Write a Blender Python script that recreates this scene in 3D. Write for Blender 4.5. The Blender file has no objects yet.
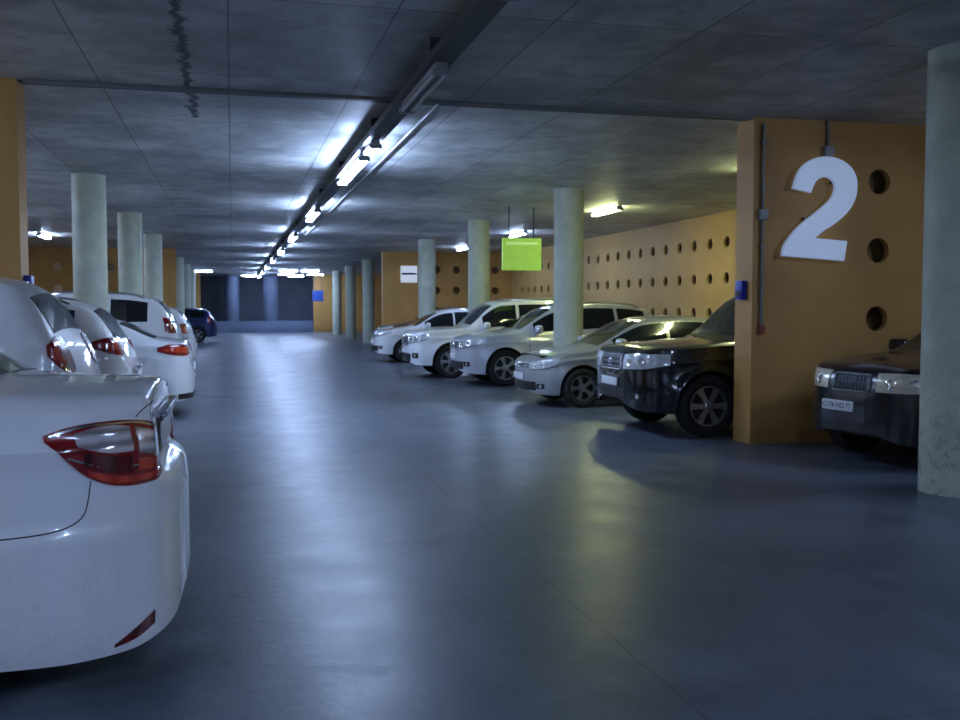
import bpy, bmesh, math, random
from mathutils import Vector, Matrix
from mathutils.bvhtree import BVHTree
random.seed(4)
scene=bpy.context.scene
try:
    scene.view_settings.view_transform='Standard'
except Exception: pass
COL=scene.collection
CEIL=3.8
# ---------------------------------------------------------------- materials
MATS={}
def mat(name,color,rough=.5,metal=0.,coat=0.,emis=None,estr=0.,var=.08,scale=6.,bump=0.,spec=.5):
    if name in MATS: return MATS[name]
    m=bpy.data.materials.new(name); m.use_nodes=True
    nt=m.node_tree; b=nt.nodes['Principled BSDF']
    tc=nt.nodes.new('ShaderNodeTexCoord')
    nz=nt.nodes.new('ShaderNodeTexNoise'); nz.inputs['Scale'].default_value=scale; nz.inputs['Detail'].default_value=6
    nt.links.new(tc.outputs['Object'],nz.inputs['Vector'])
    mx=nt.nodes.new('ShaderNodeMix'); mx.data_type='RGBA'
    c=Vector(color[:3])
    mx.inputs[6].default_value=(*[max(0,x*(1-var)) for x in c],1)
    mx.inputs[7].default_value=(*[min(1,x*(1+var)) for x in c],1)
    nt.links.new(nz.outputs['Fac'],mx.inputs[0]); nt.links.new(mx.outputs[2],b.inputs['Base Color'])
    b.inputs['Roughness'].default_value=rough; b.inputs['Metallic'].default_value=metal
    b.inputs['Coat Weight'].default_value=coat; b.inputs['Coat Roughness'].default_value=.05
    b.inputs['Specular IOR Level'].default_value=spec
    if emis: 
        b.inputs['Emission Color'].default_value=(*emis,1); b.inputs['Emission Strength'].default_value=estr
    if bump>0:
        bp=nt.nodes.new('ShaderNodeBump'); bp.inputs['Strength'].default_value=bump; bp.inputs['Distance'].default_value=.02
        nt.links.new(nz.outputs['Fac'],bp.inputs['Height']); nt.links.new(bp.outputs[0],b.inputs['Normal'])
    MATS[name]=m; return m

def node_mat(name):
    m=bpy.data.materials.new(name); m.use_nodes=True; MATS[name]=m
    return m,m.node_tree,m.node_tree.nodes['Principled BSDF']
def N(nt,t,**kw):
    n=nt.nodes.new(t)
    for k,v in kw.items(): setattr(n,k,v)
    return n
def mathn(nt,op,a,b=None,c=None):
    n=nt.nodes.new('ShaderNodeMath'); n.operation=op
    for i,v in enumerate([a,b,c]):
        if v is None: continue
        if isinstance(v,(int,float)): n.inputs[i].default_value=v
        else: nt.links.new(v,n.inputs[i])
    return n.outputs[0]
def mixc(nt,f,a,b):
    n=nt.nodes.new('ShaderNodeMix'); n.data_type='RGBA'
    for i,v in ((0,f),(6,a),(7,b)):
        if isinstance(v,(int,float)): n.inputs[i].default_value=v
        elif isinstance(v,tuple): n.inputs[i].default_value=(*v,1)
        else: nt.links.new(v,n.inputs[i])
    return n.outputs[2]
def noise(nt,vec,scale,detail=5,rough=.55):
    n=nt.nodes.new('ShaderNodeTexNoise'); n.inputs['Scale'].default_value=scale
    n.inputs['Detail'].default_value=detail; n.inputs['Roughness'].default_value=rough
    nt.links.new(vec,n.inputs['Vector']); return n.outputs['Fac']
def ramp(nt,f,a,b):
    n=nt.nodes.new('ShaderNodeMapRange'); n.clamp=True
    n.inputs['From Min'].default_value=a; n.inputs['From Max'].default_value=b
    nt.links.new(f,n.inputs['Value']); return n.outputs['Result']
def linemask(nt,coord,period,offset,width):
    a=mathn(nt,'ADD',coord,offset); a=mathn(nt,'DIVIDE',a,period); a=mathn(nt,'FRACT',a)
    a=mathn(nt,'SUBTRACT',a,.5); a=mathn(nt,'ABSOLUTE',a)
    return mathn(nt,'GREATER_THAN',a,.5-width/period/2)

# floor
m,nt,b=node_mat('floor_coating')
g=N(nt,'ShaderNodeNewGeometry'); P=g.outputs['Position']
n1=noise(nt,P,.35,6); n2=noise(nt,P,1.9,8,.66); n3=noise(nt,P,14,4)
base=mixc(nt,ramp(nt,n1,.33,.68),(.062,.077,.104),(.122,.146,.186))
base=mixc(nt,mathn(nt,'MULTIPLY',ramp(nt,n2,.45,.68),.5),base,(.18,.207,.25))
base=mixc(nt,mathn(nt,'MULTIPLY',ramp(nt,noise(nt,P,.85,7,.7),.50,.68),.6),base,(.038,.047,.066))
sx=N(nt,'ShaderNodeSeparateXYZ'); nt.links.new(P,sx.inputs[0])
wob=mathn(nt,'MULTIPLY',noise(nt,P,1.5,4),.05)
ln=mathn(nt,'MAXIMUM',linemask(nt,mathn(nt,'ADD',sx.outputs[1],wob),3.5,.2,.012),linemask(nt,mathn(nt,'ADD',sx.outputs[0],wob),4.1,2.3,.012))
base=mixc(nt,mathn(nt,'MULTIPLY',ln,.6),base,(.02,.025,.03))
nt.links.new(base,b.inputs['Base Color'])
r=mathn(nt,'MULTIPLY_ADD',ramp(nt,n2,.3,.72),.18,.28); nt.links.new(r,b.inputs['Roughness'])
bp=N(nt,'ShaderNodeBump'); bp.inputs['Strength'].default_value=.12; bp.inputs['Distance'].default_value=.02
nt.links.new(n3,bp.inputs['Height']); nt.links.new(bp.outputs[0],b.inputs['Normal'])
M_FLOOR=m
# ceiling
m,nt,b=node_mat('ceiling_concrete')
g=N(nt,'ShaderNodeNewGeometry'); P=g.outputs['Position']
sx=N(nt,'ShaderNodeSeparateXYZ'); nt.links.new(P,sx.inputs[0])
n1=noise(nt,P,.6,8,.64); n2=noise(nt,P,2.6,8,.72)
base=mixc(nt,ramp(nt,n1,.39,.61),(.36,.38,.385),(.72,.745,.73))
base=mixc(nt,mathn(nt,'MULTIPLY',ramp(nt,n2,.46,.61),.5),base,(.24,.255,.26))
base=mixc(nt,mathn(nt,'MULTIPLY',ramp(nt,noise(nt,P,1.3,5,.55),.56,.65),.55),base,(.84,.86,.83))
br=N(nt,'ShaderNodeTexBrick'); br.offset=0; 
br.inputs['Scale'].default_value=1; br.inputs['Brick Width'].default_value=1.22; br.inputs['Row Height'].default_value=2.44
br.inputs['Mortar Size'].default_value=.011; br.inputs['Mortar Smooth'].default_value=.4
br.inputs['Color1'].default_value=(.78,.78,.78,1); br.inputs['Color2'].default_value=(1,1,1,1); br.inputs['Mortar'].default_value=(.36,.36,.36,1)
nt.links.new(P,br.inputs['Vector'])
mm=N(nt,'ShaderNodeMix',data_type='RGBA',blend_type='MULTIPLY'); mm.inputs[0].default_value=1
nt.links.new(base,mm.inputs[6]); nt.links.new(br.outputs['Color'],mm.inputs[7]); base=mm.outputs[2]
w=noise(nt,P,2.6,10,.85); xx=mathn(nt,'ADD',sx.outputs[0],.38); xx=mathn(nt,'ADD',xx,mathn(nt,'MULTIPLY',mathn(nt,'SUBTRACT',w,.5),.6))
st=mathn(nt,'SUBTRACT',1,ramp(nt,mathn(nt,'ABSOLUTE',xx),.03,.05))
st=mathn(nt,'MULTIPLY',st,mathn(nt,'LESS_THAN',sx.outputs[1],12))
base=mixc(nt,mathn(nt,'MULTIPLY',st,.97),base,(.008,.010,.014))
nt.links.new(base,b.inputs['Base Color']); b.inputs['Roughness'].default_value=.5
bp=N(nt,'ShaderNodeBump'); bp.inputs['Strength'].default_value=.25; bp.inputs['Distance'].default_value=.02
nt.links.new(n2,bp.inputs['Height']); nt.links.new(bp.outputs[0],b.inputs['Normal'])
M_CEIL=m
def plaster(name,c1,c2):
    m,nt,b=node_mat(name)
    g=N(nt,'ShaderNodeNewGeometry'); P=g.outputs['Position']
    sx=N(nt,'ShaderNodeSeparateXYZ'); nt.links.new(P,sx.inputs[0])
    n1=noise(nt,P,1.2,6); n2=noise(nt,P,9,6,.7)
    base=mixc(nt,ramp(nt,n1,.3,.7),c1,c2)
    mk=ramp(nt,noise(nt,P,5,7,.75),.62,.70)
    base=mixc(nt,mathn(nt,'MULTIPLY',mk,.35),base,tuple(x*.45 for x in c1))
    dirt=mathn(nt,'SUBTRACT',1,ramp(nt,mathn(nt,'ADD',sx.outputs[2],mathn(nt,'MULTIPLY',n2,.5)),.2,.6))
    base=mixc(nt,mathn(nt,'MULTIPLY',dirt,.5),base,tuple(x*.35 for x in c1))
    nt.links.new(base,b.inputs['Base Color']); b.inputs['Roughness'].default_value=.6
    bp=N(nt,'ShaderNodeBump'); bp.inputs['Strength'].default_value=.2; bp.inputs['Distance'].default_value=.01
    nt.links.new(n2,bp.inputs['Height']); nt.links.new(bp.outputs[0],b.inputs['Normal'])
    return m
M_OR=plaster('orange_plaster',(.44,.235,.058),(.54,.295,.082))
M_ORP=plaster('pale_orange_plaster',(.45,.275,.085),(.53,.33,.11))
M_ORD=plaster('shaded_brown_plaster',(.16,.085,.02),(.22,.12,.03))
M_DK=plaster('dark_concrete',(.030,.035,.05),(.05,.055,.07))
M_BLUEW=plaster('blue_grey_concrete',(.10,.13,.20),(.14,.17,.25))
M_END=plaster('end_wall_concrete',(.07,.085,.12),(.10,.12,.16))
m,nt,b=node_mat('column_concrete')
tc=N(nt,'ShaderNodeTexCoord'); P=tc.outputs['Object']
sx=N(nt,'ShaderNodeSeparateXYZ'); nt.links.new(P,sx.inputs[0])
n1=noise(nt,P,2.4,8,.65); n2=noise(nt,P,12,7,.7)
base=mixc(nt,ramp(nt,n1,.34,.66),(.44,.49,.39),(.60,.65,.52))
base=mixc(nt,mathn(nt,'MULTIPLY',ramp(nt,noise(nt,P,7,6,.7),.58,.68),.2),base,(.28,.30,.25))
sp=mathn(nt,'MULTIPLY',ramp(nt,n2,.52,.62),mathn(nt,'SUBTRACT',1,ramp(nt,sx.outputs[2],.3,1.3)))
base=mixc(nt,mathn(nt,'MULTIPLY',sp,.6),base,(.15,.15,.13))
nt.links.new(base,b.inputs['Base Color']); b.inputs['Roughness'].default_value=.6
bp=N(nt,'ShaderNodeBump'); bp.inputs['Strength'].default_value=.25; bp.inputs['Distance'].default_value=.01
nt.links.new(n2,bp.inputs['Height']); nt.links.new(bp.outputs[0],b.inputs['Normal'])
M_COLN=m
M_TUBE=mat('cool_tube',(.9,.95,1),.4,emis=(.475,.635,1.0),estr=180)
M_TUBEY=mat('warm_tube',(1,1,.8),.4,emis=(.92,1.0,.45),estr=110)
M_TUBEOFF=mat('unlit_tube',(.5,.55,.6),.3)
M_STEEL=mat('grey_steel',(.22,.23,.25),.45,.7)
M_TRAY=mat('dark_tray',(.07,.075,.09),.5,.4)
M_FIX=mat('fixture_grey',(.35,.37,.4),.4)
M_PIPE=mat('conduit_grey',(.22,.22,.215),.45,.3)
M_BOX=mat('junction_grey',(.33,.34,.35),.5)
M_RUST=mat('red_brown_plastic',(.25,.04,.025),.5)
M_BLUE=mat('blue_plastic',(.02,.04,.45),.35)
M_NUM=mat('number_pale_blue_glow',(.82,.90,1.0),.4,emis=(.48,.64,1.0),estr=.26,var=.04)  # weak glow added to the material so the digit reads brighter
M_GREEN=mat('green_panel',(.26,.48,.08),.4,emis=(.30,.56,.08),estr=.65,var=.3,scale=4)
M_GREEN2=mat('pale_green_strip',(.6,.8,.3),.4,emis=(.5,.8,.3),estr=.6)
M_BLUEP=mat('blue_panel',(.03,.08,.35),.4,emis=(.05,.12,.7),estr=.12)
M_WHITEP=mat('white_panel',(.8,.85,.9),.4,emis=(.8,.88,1),estr=.4)
M_BLACK=mat('black_plastic',(.012,.012,.014),.5)
M_UNDER=mat('underbody_black',(.006,.006,.007),.8)
M_TIRE=mat('tire_rubber',(.012,.012,.013),.75,scale=20)
M_RIM=mat('alloy_rim',(.45,.46,.48),.3,.8)
M_RIMD=mat('rim_shadow',(.015,.015,.017),.6)
M_CHROME=mat('chrome',(.68,.70,.74),.15,1.)
M_GLASS=mat('tinted_glass',(.008,.010,.014),.04,coat=.5)
M_HEAD=mat('headlight_glass',(.68,.73,.80),.12,.25,coat=1,var=.4,scale=25)
M_HEADW=mat('warm_headlight_glass',(.90,.80,.60),.12,.2,coat=1,var=.35,scale=25)
M_DSLAT=mat('dark_slat',(.08,.085,.10),.4,.7)
M_LENS=mat('headlight_lens',(.9,.92,.95),.06,.8,coat=1)
def striped(name,c1,c2,axis,freq,metal=0):
    m,nt,b=node_mat(name); tc=N(nt,'ShaderNodeTexCoord')
    wv=N(nt,'ShaderNodeTexWave'); wv.bands_direction=axis; wv.inputs['Scale'].default_value=freq; wv.inputs['Distortion'].default_value=2.5
    wv.inputs['Detail'].default_value=2
    nt.links.new(tc.outputs['Object'],wv.inputs['Vector'])
    nt.links.new(mixc(nt,wv.outputs['Fac'],c1,c2),b.inputs['Base Color'])
    b.inputs['Roughness'].default_value=.15; b.inputs['Coat Weight'].default_value=1; b.inputs['Coat Roughness'].default_value=.03
    b.inputs['Metallic'].default_value=metal
    return m
M_RED=striped('tail_red',(.17,.004,.006),(.27,.008,.009),'Z',3)
M_REDO=striped('tail_red_orange',(.42,.022,.012),(.62,.06,.025),'X',4)
M_REDD=striped('tail_dark_red',(.07,.003,.004),(.12,.005,.006),'X',4)
M_CLEAR=striped('tail_clear',(.28,.24,.26),(.72,.68,.70),'Z',6,.25)
M_PLATE=mat('plate_white',(.75,.77,.8),.4)
M_GAP=mat('panel_gap',(.008,.008,.01),.8)
def paint(n,c,metal=0.,rough=.3,coat=1.): return mat('paint_'+n,c,rough,metal,coat=coat,var=.05,scale=3)
P_WHITE=paint('white',(.82,.84,.87)); P_PEARL=paint('pearl',(.62,.66,.73),.25)
P_SILVER=paint('silver',(.44,.46,.46),.45); P_BLACK=paint('black',(.003,.004,.007),0,.2)
P_NAVY=paint('navy',(.003,.004,.009),0,.3,.6); P_BLUE=paint('blue',(.015,.03,.14),.3)
m,nt,b=node_mat('paint_dusty_white'); tc=N(nt,'ShaderNodeTexCoord'); P=tc.outputs['Object']
sx=N(nt,'ShaderNodeSeparateXYZ'); nt.links.new(P,sx.inputs[0])
nn=noise(nt,P,60,6,.75); n4=noise(nt,P,5,6,.6)
dm=mathn(nt,'MULTIPLY',ramp(nt,mathn(nt,'ADD',nn,mathn(nt,'MULTIPLY',n4,.4)),.62,.9),mathn(nt,'SUBTRACT',1,ramp(nt,sx.outputs[2],.4,.85)))
nt.links.new(mixc(nt,mathn(nt,'MULTIPLY',dm,.28),(.84,.86,.89),(.42,.44,.47)),b.inputs['Base Color'])
b.inputs['Roughness'].default_value=.25; b.inputs['Coat Weight'].default_value=1
nt.links.new(mathn(nt,'MULTIPLY_ADD',dm,.15,.03),b.inputs['Coat Roughness'])
P_DUST=m
# ---------------------------------------------------------------- helpers
def make(name,verts,faces,mats,parent=None,smooth=True,midx=None):
    me=bpy.data.meshes.new(name); me.from_pydata([tuple(v) for v in verts],[],faces)
    for mm_ in (mats if isinstance(mats,(list,tuple)) else [mats]): me.materials.append(mm_)
    if midx: me.polygons.foreach_set('material_index',midx)
    bm=bmesh.new(); bm.from_mesh(me); bmesh.ops.remove_doubles(bm,verts=bm.verts,dist=1e-6)
    bmesh.ops.recalc_face_normals(bm,faces=bm.faces)
    bm.to_mesh(me); bm.free()
    me.polygons.foreach_set('use_smooth',[smooth]*len(me.polygons))
    ob=bpy.data.objects.new(name,me); COL.objects.link(ob)
    if parent: ob.parent=parent
    return ob
def info(ob,label,cat,group=None,kind=None):
    if label: ob['label']=label
    if cat: ob['category']=cat
    if group: ob['group']=group
    if kind: ob['kind']=kind
    return ob
def boxdata(x0,x1,y0,y1,z0,z1):
    v=[(x,y,z) for x in (x0,x1) for y in (y0,y1) for z in (z0,z1)]
    f=[(0,1,3,2),(4,6,7,5),(0,4,5,1),(2,3,7,6),(0,2,6,4),(1,5,7,3)]
    return v,f
def box(name,x0,x1,y0,y1,z0,z1,mt,parent=None,bevel=0.):
    v,f=boxdata(x0,x1,y0,y1,z0,z1)
    ob=make(name,v,f,mt,parent,smooth=False)
    if bevel>0:
        bm=bmesh.new(); bm.from_mesh(ob.data)
        bmesh.ops.bevel(bm,geom=list(bm.edges),offset=bevel,segments=3,affect='EDGES',profile=.5)
        bm.to_mesh(ob.data); bm.free(); ob.data.polygons.foreach_set('use_smooth',[True]*len(ob.data.polygons))
        try: ob.data.set_sharp_from_angle(angle=.8)
        except Exception: pass
    return ob
def multibox(name,boxes,mt,parent=None):
    V=[];F=[]
    for bx in boxes:
        v,f=boxdata(*bx); o=len(V); V+=v; F+=[tuple(i+o for i in q) for q in f]
    return make(name,V,F,mt,parent,smooth=False)
def tube(name,pts,rad,mt,parent=None,n=12):
    V=[];F=[]; pts=[Vector(p) for p in pts]
    for i,p in enumerate(pts):
        d=(pts[min(i+1,len(pts)-1)]-pts[max(i-1,0)]).normalized()
        a=d.cross(Vector((0,0,1))); 
        if a.length<.01: a=d.cross(Vector((1,0,0)))
        a.normalize(); bb=d.cross(a)
        for k in range(n):
            t=2*math.pi*k/n; V.append(p+rad*(math.cos(t)*a+math.sin(t)*bb))
    for i in range(len(pts)-1):
        for k in range(n): F.append((i*n+k,i*n+(k+1)%n,(i+1)*n+(k+1)%n,(i+1)*n+k))
    F.append(tuple(range(n))); F.append(tuple(reversed(range((len(pts)-1)*n,len(pts)*n))))
    ob=make(name,V,F,mt,parent)
    try: ob.data.set_sharp_from_angle(angle=.9)
    except Exception: pass
    return ob
def lathe_z(name,prof,mt,n=40,parent=None):
    V=[];F=[]
    for r_,z in prof:
        for k in range(n):
            t=2*math.pi*k/n; V.append((r_*math.cos(t),r_*math.sin(t),z))
    for i in range(len(prof)-1):
        for k in range(n): F.append((i*n+k,i*n+(k+1)%n,(i+1)*n+(k+1)%n,(i+1)*n+k))
    F.append(tuple(range(n))); F.append(tuple(range((len(prof)-1)*n,len(prof)*n)))
    ob=make(name,V,F,mt,parent)
    try: ob.data.set_sharp_from_angle(angle=.7)
    except Exception: pass
    return ob
def filled(name,loops,thick,mt,bevel=0.,parent=None):
    cu=bpy.data.curves.new(name+'_c','CURVE'); cu.dimensions='2D'; cu.fill_mode='BOTH'; cu.extrude=thick/2-bevel
    cu.bevel_depth=bevel; cu.bevel_resolution=1
    for lp in loops:
        s=cu.splines.new('POLY'); s.points.add(len(lp)-1); s.use_cyclic_u=True
        for i,(x,y) in enumerate(lp): s.points[i].co=(x,y,0,1)
    tmp=bpy.data.objects.new('tmp',cu); COL.objects.link(tmp)
    dg=bpy.context.evaluated_depsgraph_get(); dg.update()
    me=bpy.data.meshes.new_from_object(tmp.evaluated_get(dg)); bpy.data.objects.remove(tmp)
    me.name=name; me.materials.clear(); me.materials.append(mt)
    ob=bpy.data.objects.new(name,me); COL.objects.link(ob)
    if parent: ob.parent=parent
    return ob
def circle(cx,cy,r_,n=28): return [(cx+r_*math.cos(2*math.pi*k/n),cy+r_*math.sin(2*math.pi*k/n)) for k in range(n)]
# ---------------------------------------------------------------- shell
Y0,Y1=-8,72; XL,XR=-7.3,11.0
info(box('floor',XL-.6,XR+1.3,Y0-.3,Y1+.3,-.2,0,M_FLOOR),'smooth bluish grey coated concrete garage floor',None,kind='structure')
info(box('ceiling',XL-.6,XR+1.3,Y0-.3,Y1+.3,CEIL,CEIL+.2,M_CEIL),'bare grey concrete slab ceiling with formwork joints',None,kind='structure')
info(box('wall_left',XL-.2,XL,Y0,Y1,0,CEIL,M_OR),'long orange plastered side wall of garage',None,kind='structure')
info(box('wall_back',XL,XR,Y1,Y1+.2,0,CEIL,M_END),'bluish grey end wall of the garage',None,kind='structure')
info(box('wall_front',XL,XR,Y0-.2,Y0,0,CEIL,M_DK),'dark concrete wall behind',None,kind='structure')
ROWS=[1.47,2.29,3.11]
loops=[[(Y0,0),(Y1,0),(Y1,CEIL),(Y0,CEIL)]]
y=11.6
while y<37.8:
    for z in ROWS: loops.append(circle(y,z,.13,20))
    y+=.82
w_=filled('wall_right',loops,.06,M_ORP)
w_.matrix_world=Matrix(((0,0,1,XR+.03),(1,0,0,0),(0,1,0,0),(0,0,0,1)))
info(w_,'orange plastered side wall with rows of round portholes',None,kind='structure')
info(box('wall_porthole_backing',XR+1.0,XR+1.1,Y0,Y1,0,CEIL,M_DK),'dark backing added behind the portholes to stand for shade',None,kind='structure')  # dark sheet added so the porthole openings read as shaded
def partition(name,x0,x1,y0,y1,holes,label):
    lo=[[(x0,0),(x1,0),(x1,CEIL),(x0,CEIL)]]
    for hx in holes:
        for z in ROWS: lo.append(circle(hx,z,.15,28))
    o=filled(name,lo,y1-y0,M_OR)
    o.matrix_world=Matrix(((1,0,0,0),(0,0,-1,(y0+y1)/2),(0,1,0,0),(0,0,0,1)))
    return info(o,label,None,kind='structure')
partition('wall_partition',6.03,XR,10.40,10.49,[7.55,8.37,9.19,10.01],'orange plastered partition wall with round portholes and large number')
info(box('wall_partition_dark_backing',6.03,XR,10.62,10.78,0,CEIL,M_ORD),'dark backing added behind the partition portholes to stand for shade',None,kind='structure')  # added panel, shade put into its brown colour to keep the holes dark
info(box('wall_partition_end',5.87,6.03,10.385,10.78,0,CEIL,M_OR),'orange end pier of the partition wall',None,kind='structure')
partition('wall_partition_left',XL,-1.98,10.4,10.78,[-4.0,-4.9,-5.8],'orange plastered partition wall')
partition('wall_partition_far',5.85,XR,38.5,38.6,[7.9,8.7,9.5,10.3],'distant orange partition wall with round portholes')
info(box('wall_partition_far_dark_backing',5.85,XR,38.8,38.88,0,CEIL,M_ORD),'dark backing added behind the distant partition portholes to stand for shade',None,kind='structure')  # same added dark panel behind the distant holes
info(box('wall_partition_far_end',5.75,5.85,38.5,38.88,0,CEIL,M_OR),'orange end pier of the distant partition wall',None,kind='structure')
partition('wall_partition_far_left',XL,-2.0,38.5,38.6,[-3.4,-4.3,-5.2,-6.1],'distant orange partition wall with round portholes')
info(box('wall_parapet',-1.9,5.2,66.0,66.2,0,.75,M_BLUEW),'low blue-grey parapet wall across the aisle end',None,kind='structure')
info(box('wall_end_pier',5.25,XR,66.0,66.3,0,CEIL,M_OR),'orange partition wall at the aisle end',None,kind='structure')
info(box('wall_end_pier_left',XL,-1.95,66.0,66.3,0,CEIL,M_OR),'orange partition wall at the aisle end',None,kind='structure')
_cs={}
def column(x,y,r_=.3,mt=M_COLN):
    key=(r_,mt.name)
    if key not in _cs:
        o=lathe_z('column',[(r_,0),(r_,CEIL)],mt,48); _cs[key]=o
    else:
        o=_cs[key].copy(); COL.objects.link(o)
    o.location=(x,y,0); o.rotation_euler=(0,0,y*1.7+x); return o
G='round columns beside the driving aisle'
for yy in [7.27,17.5,24.4,31.3,45.3,52.3,59.3]:
    info(column(6.1,yy,.3 if yy<8 else .275),'round pale concrete column, scuffed near its base' if yy<8 else 'round pale concrete column between parked cars','column',G)
for yy in [17.6,24.4,31.3,45.3,52.3,59.3]:
    info(column(-2.28,yy,.27),'round pale concrete column behind parked cars','column',G)
for xx in [0,2.6]:
    info(column(xx,69.3,.5,M_BLUEW),'thick bluish column behind the parapet','column','columns behind the parapet')
# ---------------------------------------------------------------- lamps
def lamp(x,y,z,lit=True,warm=False,along='Y',length=1.6,label=None):
    root=box('ceiling_lamp',-.05,.05,-length/2-.04,length/2+.04,0,.05,M_FIX)
    tm=M_TUBE if lit and not warm else (M_TUBEY if lit else M_TUBEOFF)
    for s in (-.045,.045):
        tube('fluorescent_tube',[(s,-length/2,-.03),(s,length/2,-.03)],.019,tm,root,10)
    for s in (-1,1):
        box('end_cap',-.075,.075,s*(length/2+.02)-.02,s*(length/2+.02)+.02,-.055,0,M_FIX,root)
    root.location=(x,y,z)
    if along=='X': root.rotation_euler=(0,0,math.pi/2)
    info(root,label or ('lit twin-tube fluorescent lamp fixed under the ceiling' if lit else 'unlit twin-tube fluorescent lamp under the tray'),'lamp','fluorescent ceiling lamps')
    return root
TX=1.7; LZ=3.57
for yy in [14.3,21.3,28.3,35.3,42.3,49.3,56.3,63.0]:
    lamp(TX,yy,LZ,length=2.6 if yy<15 else 2.2)
lamp(TX,12.2,LZ,length=.5)
for yy in [8.9,5.2]: lamp(TX,yy,LZ,lit=False)
for yy in [-1.2,-5.2]: lamp(TX,yy,LZ,length=2.2)
for yy in [13.7,20.7,27.7,34.7]: lamp(8.1,yy,CEIL-.05,warm=yy<22,length=1.5)
for yy in [17.8,24.8,31.8]: lamp(-5.4,yy,CEIL-.05,length=1.5)
lamp(-4.9,7.3,CEIL-.05,length=1.5); lamp(-4.6,1.0,CEIL-.05,length=1.5)  # out-of-view lamps added to brighten the near ceiling
lamp(8.9,6.2,CEIL-.05,length=1.5); lamp(6.5,0.0,CEIL-.05,length=1.5)  # also added out of view, for more bounce light up front
for xx,yy in [(3.2,58),(4.4,58),(5.2,64),(3.4,64),(-1.6,60),(1.2,67.6),(4.2,67.6)]: lamp(xx,yy,CEIL-.05,along='X',length=1.0)  # the two beyond the parapet are added to brighten the far end
tr=multibox('cable_tray',[(TX-.10,TX+.10,Y0+.01,66,3.62,3.635),(TX-.10,TX-.085,Y0+.01,66,3.635,3.69),(TX+.085,TX+.10,Y0+.01,66,3.635,3.69)],M_TRAY)
info(tr,'long dark steel cable tray hung below the ceiling','cable tray')
yy=-6
while yy<66: box('tray_bracket',TX-.11,TX+.11,yy-.015,yy+.015,3.69,CEIL-.004,M_TRAY,tr); yy+=3.5
cc=tube('conduit',[(-1.9,10.3,CEIL-.035),(5.8,10.3,CEIL-.035)],.022,M_PIPE); info(cc,'thin grey conduit crossing the ceiling with one branch along the aisle','pipe')
info(box('joint_strip',-1.97,5.86,10.44,10.56,CEIL-.02,CEIL-.001,M_TRAY),'dark metal strip covering ceiling joint','joint cover')
tube('conduit_branch',[(2.15,10.32,CEIL-.045),(2.15,30,CEIL-.045)],.022,M_PIPE,cc)
c=tube('wall_conduit',[(5.98,10.363,CEIL-.08),(5.98,10.363,1.38)],.02,M_PIPE); info(c,'vertical grey conduit with switch boxes on orange wall','pipe')
box('switch_box',5.93,6.04,10.33,10.384,2.62,2.74,M_BOX,c,.008); box('conduit_cap',5.95,6.02,10.34,10.384,1.30,1.40,M_RUST,c,.006)
for z in (3.5,3.0,2.3,1.8): box('pipe_clip',5.95,6.01,10.34,10.384,z,z+.025,M_PIPE,c)
c=tube('wall_conduit',[(6.83,10.38,CEIL-.001),(6.83,10.38,3.5)],.018,M_PIPE); info(c,'short conduit feeding the number sign','pipe')
box('junction_box',6.77,6.89,10.33,10.399,3.38,3.50,M_BOX,c,.008)
for (xa,xb) in ((5.80,5.87),(-1.98,-1.91)):
    o=box('alarm_box',xa,xb,10.5,10.66,1.70,1.92,M_BLUE,None,.008)
    info(o,'small blue plastic alarm box on the wall end','alarm box','blue boxes on wall ends')
    box('box_cover',xa-.01 if xa>0 else xb-.004,xa+.004 if xa>0 else xb+.01,10.53,10.63,1.73,1.80,M_BLACK,o)
two=[(0,0),(.81,0),(.81,.225),(.37,.225),(.47,.32),(.62,.43),(.75,.56),(.82,.69),(.84,.82),(.815,.96),(.735,1.075),(.60,1.155),(.42,1.185),(.245,1.155),(.11,1.07),(.035,.945),(.01,.785),(.24,.76),(.265,.86),(.32,.93),(.41,.958),(.49,.935),(.545,.88),(.555,.80),(.52,.70),(.42,.59),(.295,.475),(.15,.34),(.05,.20),(0,.09)]
def smoothloop(p,keep):
    out=[]; n=len(p)
    for i in range(n):
        a,b_=Vector(p[i]),Vector(p[(i+1)%n]); 
        out.append(tuple(a))
        if i in keep or (i+1)%n in keep: continue
        p0,p3=Vector(p[i-1]),Vector(p[(i+2)%n])
        for t in (.33,.66):
            q=.5*((2*a)+(b_-p0)*t+(2*p0-5*a+4*b_-p3)*t*t+(3*a-p0-3*b_+p3)*t**3); out.append(tuple(q))
    return out
two=smoothloop(two,{0,1,2,3,16,17})
ang=math.radians(-3.5)
two2=[]
for x,z in two:
    x=x*1.0+z*.09; two2.append((x*math.cos(ang)-z*math.sin(ang),x*math.sin(ang)+z*math.cos(ang)))
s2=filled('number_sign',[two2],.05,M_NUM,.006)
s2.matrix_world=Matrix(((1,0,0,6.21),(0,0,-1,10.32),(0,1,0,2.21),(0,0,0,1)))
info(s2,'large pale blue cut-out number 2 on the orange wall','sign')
for q in [(.3,.33,.42,.45),(.66,.69,.85,.88),(.5,.53,.08,.11)]: box('standoff',q[0],q[1],q[2],q[3],-.079,-.02,M_STEEL,s2)
gs=box('hanging_sign',5.72,6.60,20.75,20.83,2.42,3.12,M_GREEN,None,.01); info(gs,'lit green panel sign hung from two rods','sign')
for xx in (5.86,6.42): box('sign_rod',xx,xx+.025,20.78,20.80,3.12,CEIL-.001,M_TRAY,gs)
box('sign_strip',5.80,6.52,20.738,20.75,2.98,3.03,M_GREEN2,gs)
o=box('wall_sign',6.45,7.10,38.42,38.499,2.6,3.25,M_WHITEP,None,.01); info(o,'small white illuminated notice panel on orange wall','sign')
box('sign_strip',6.48,7.07,38.41,38.42,2.90,2.98,M_BLACK,o)
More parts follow.
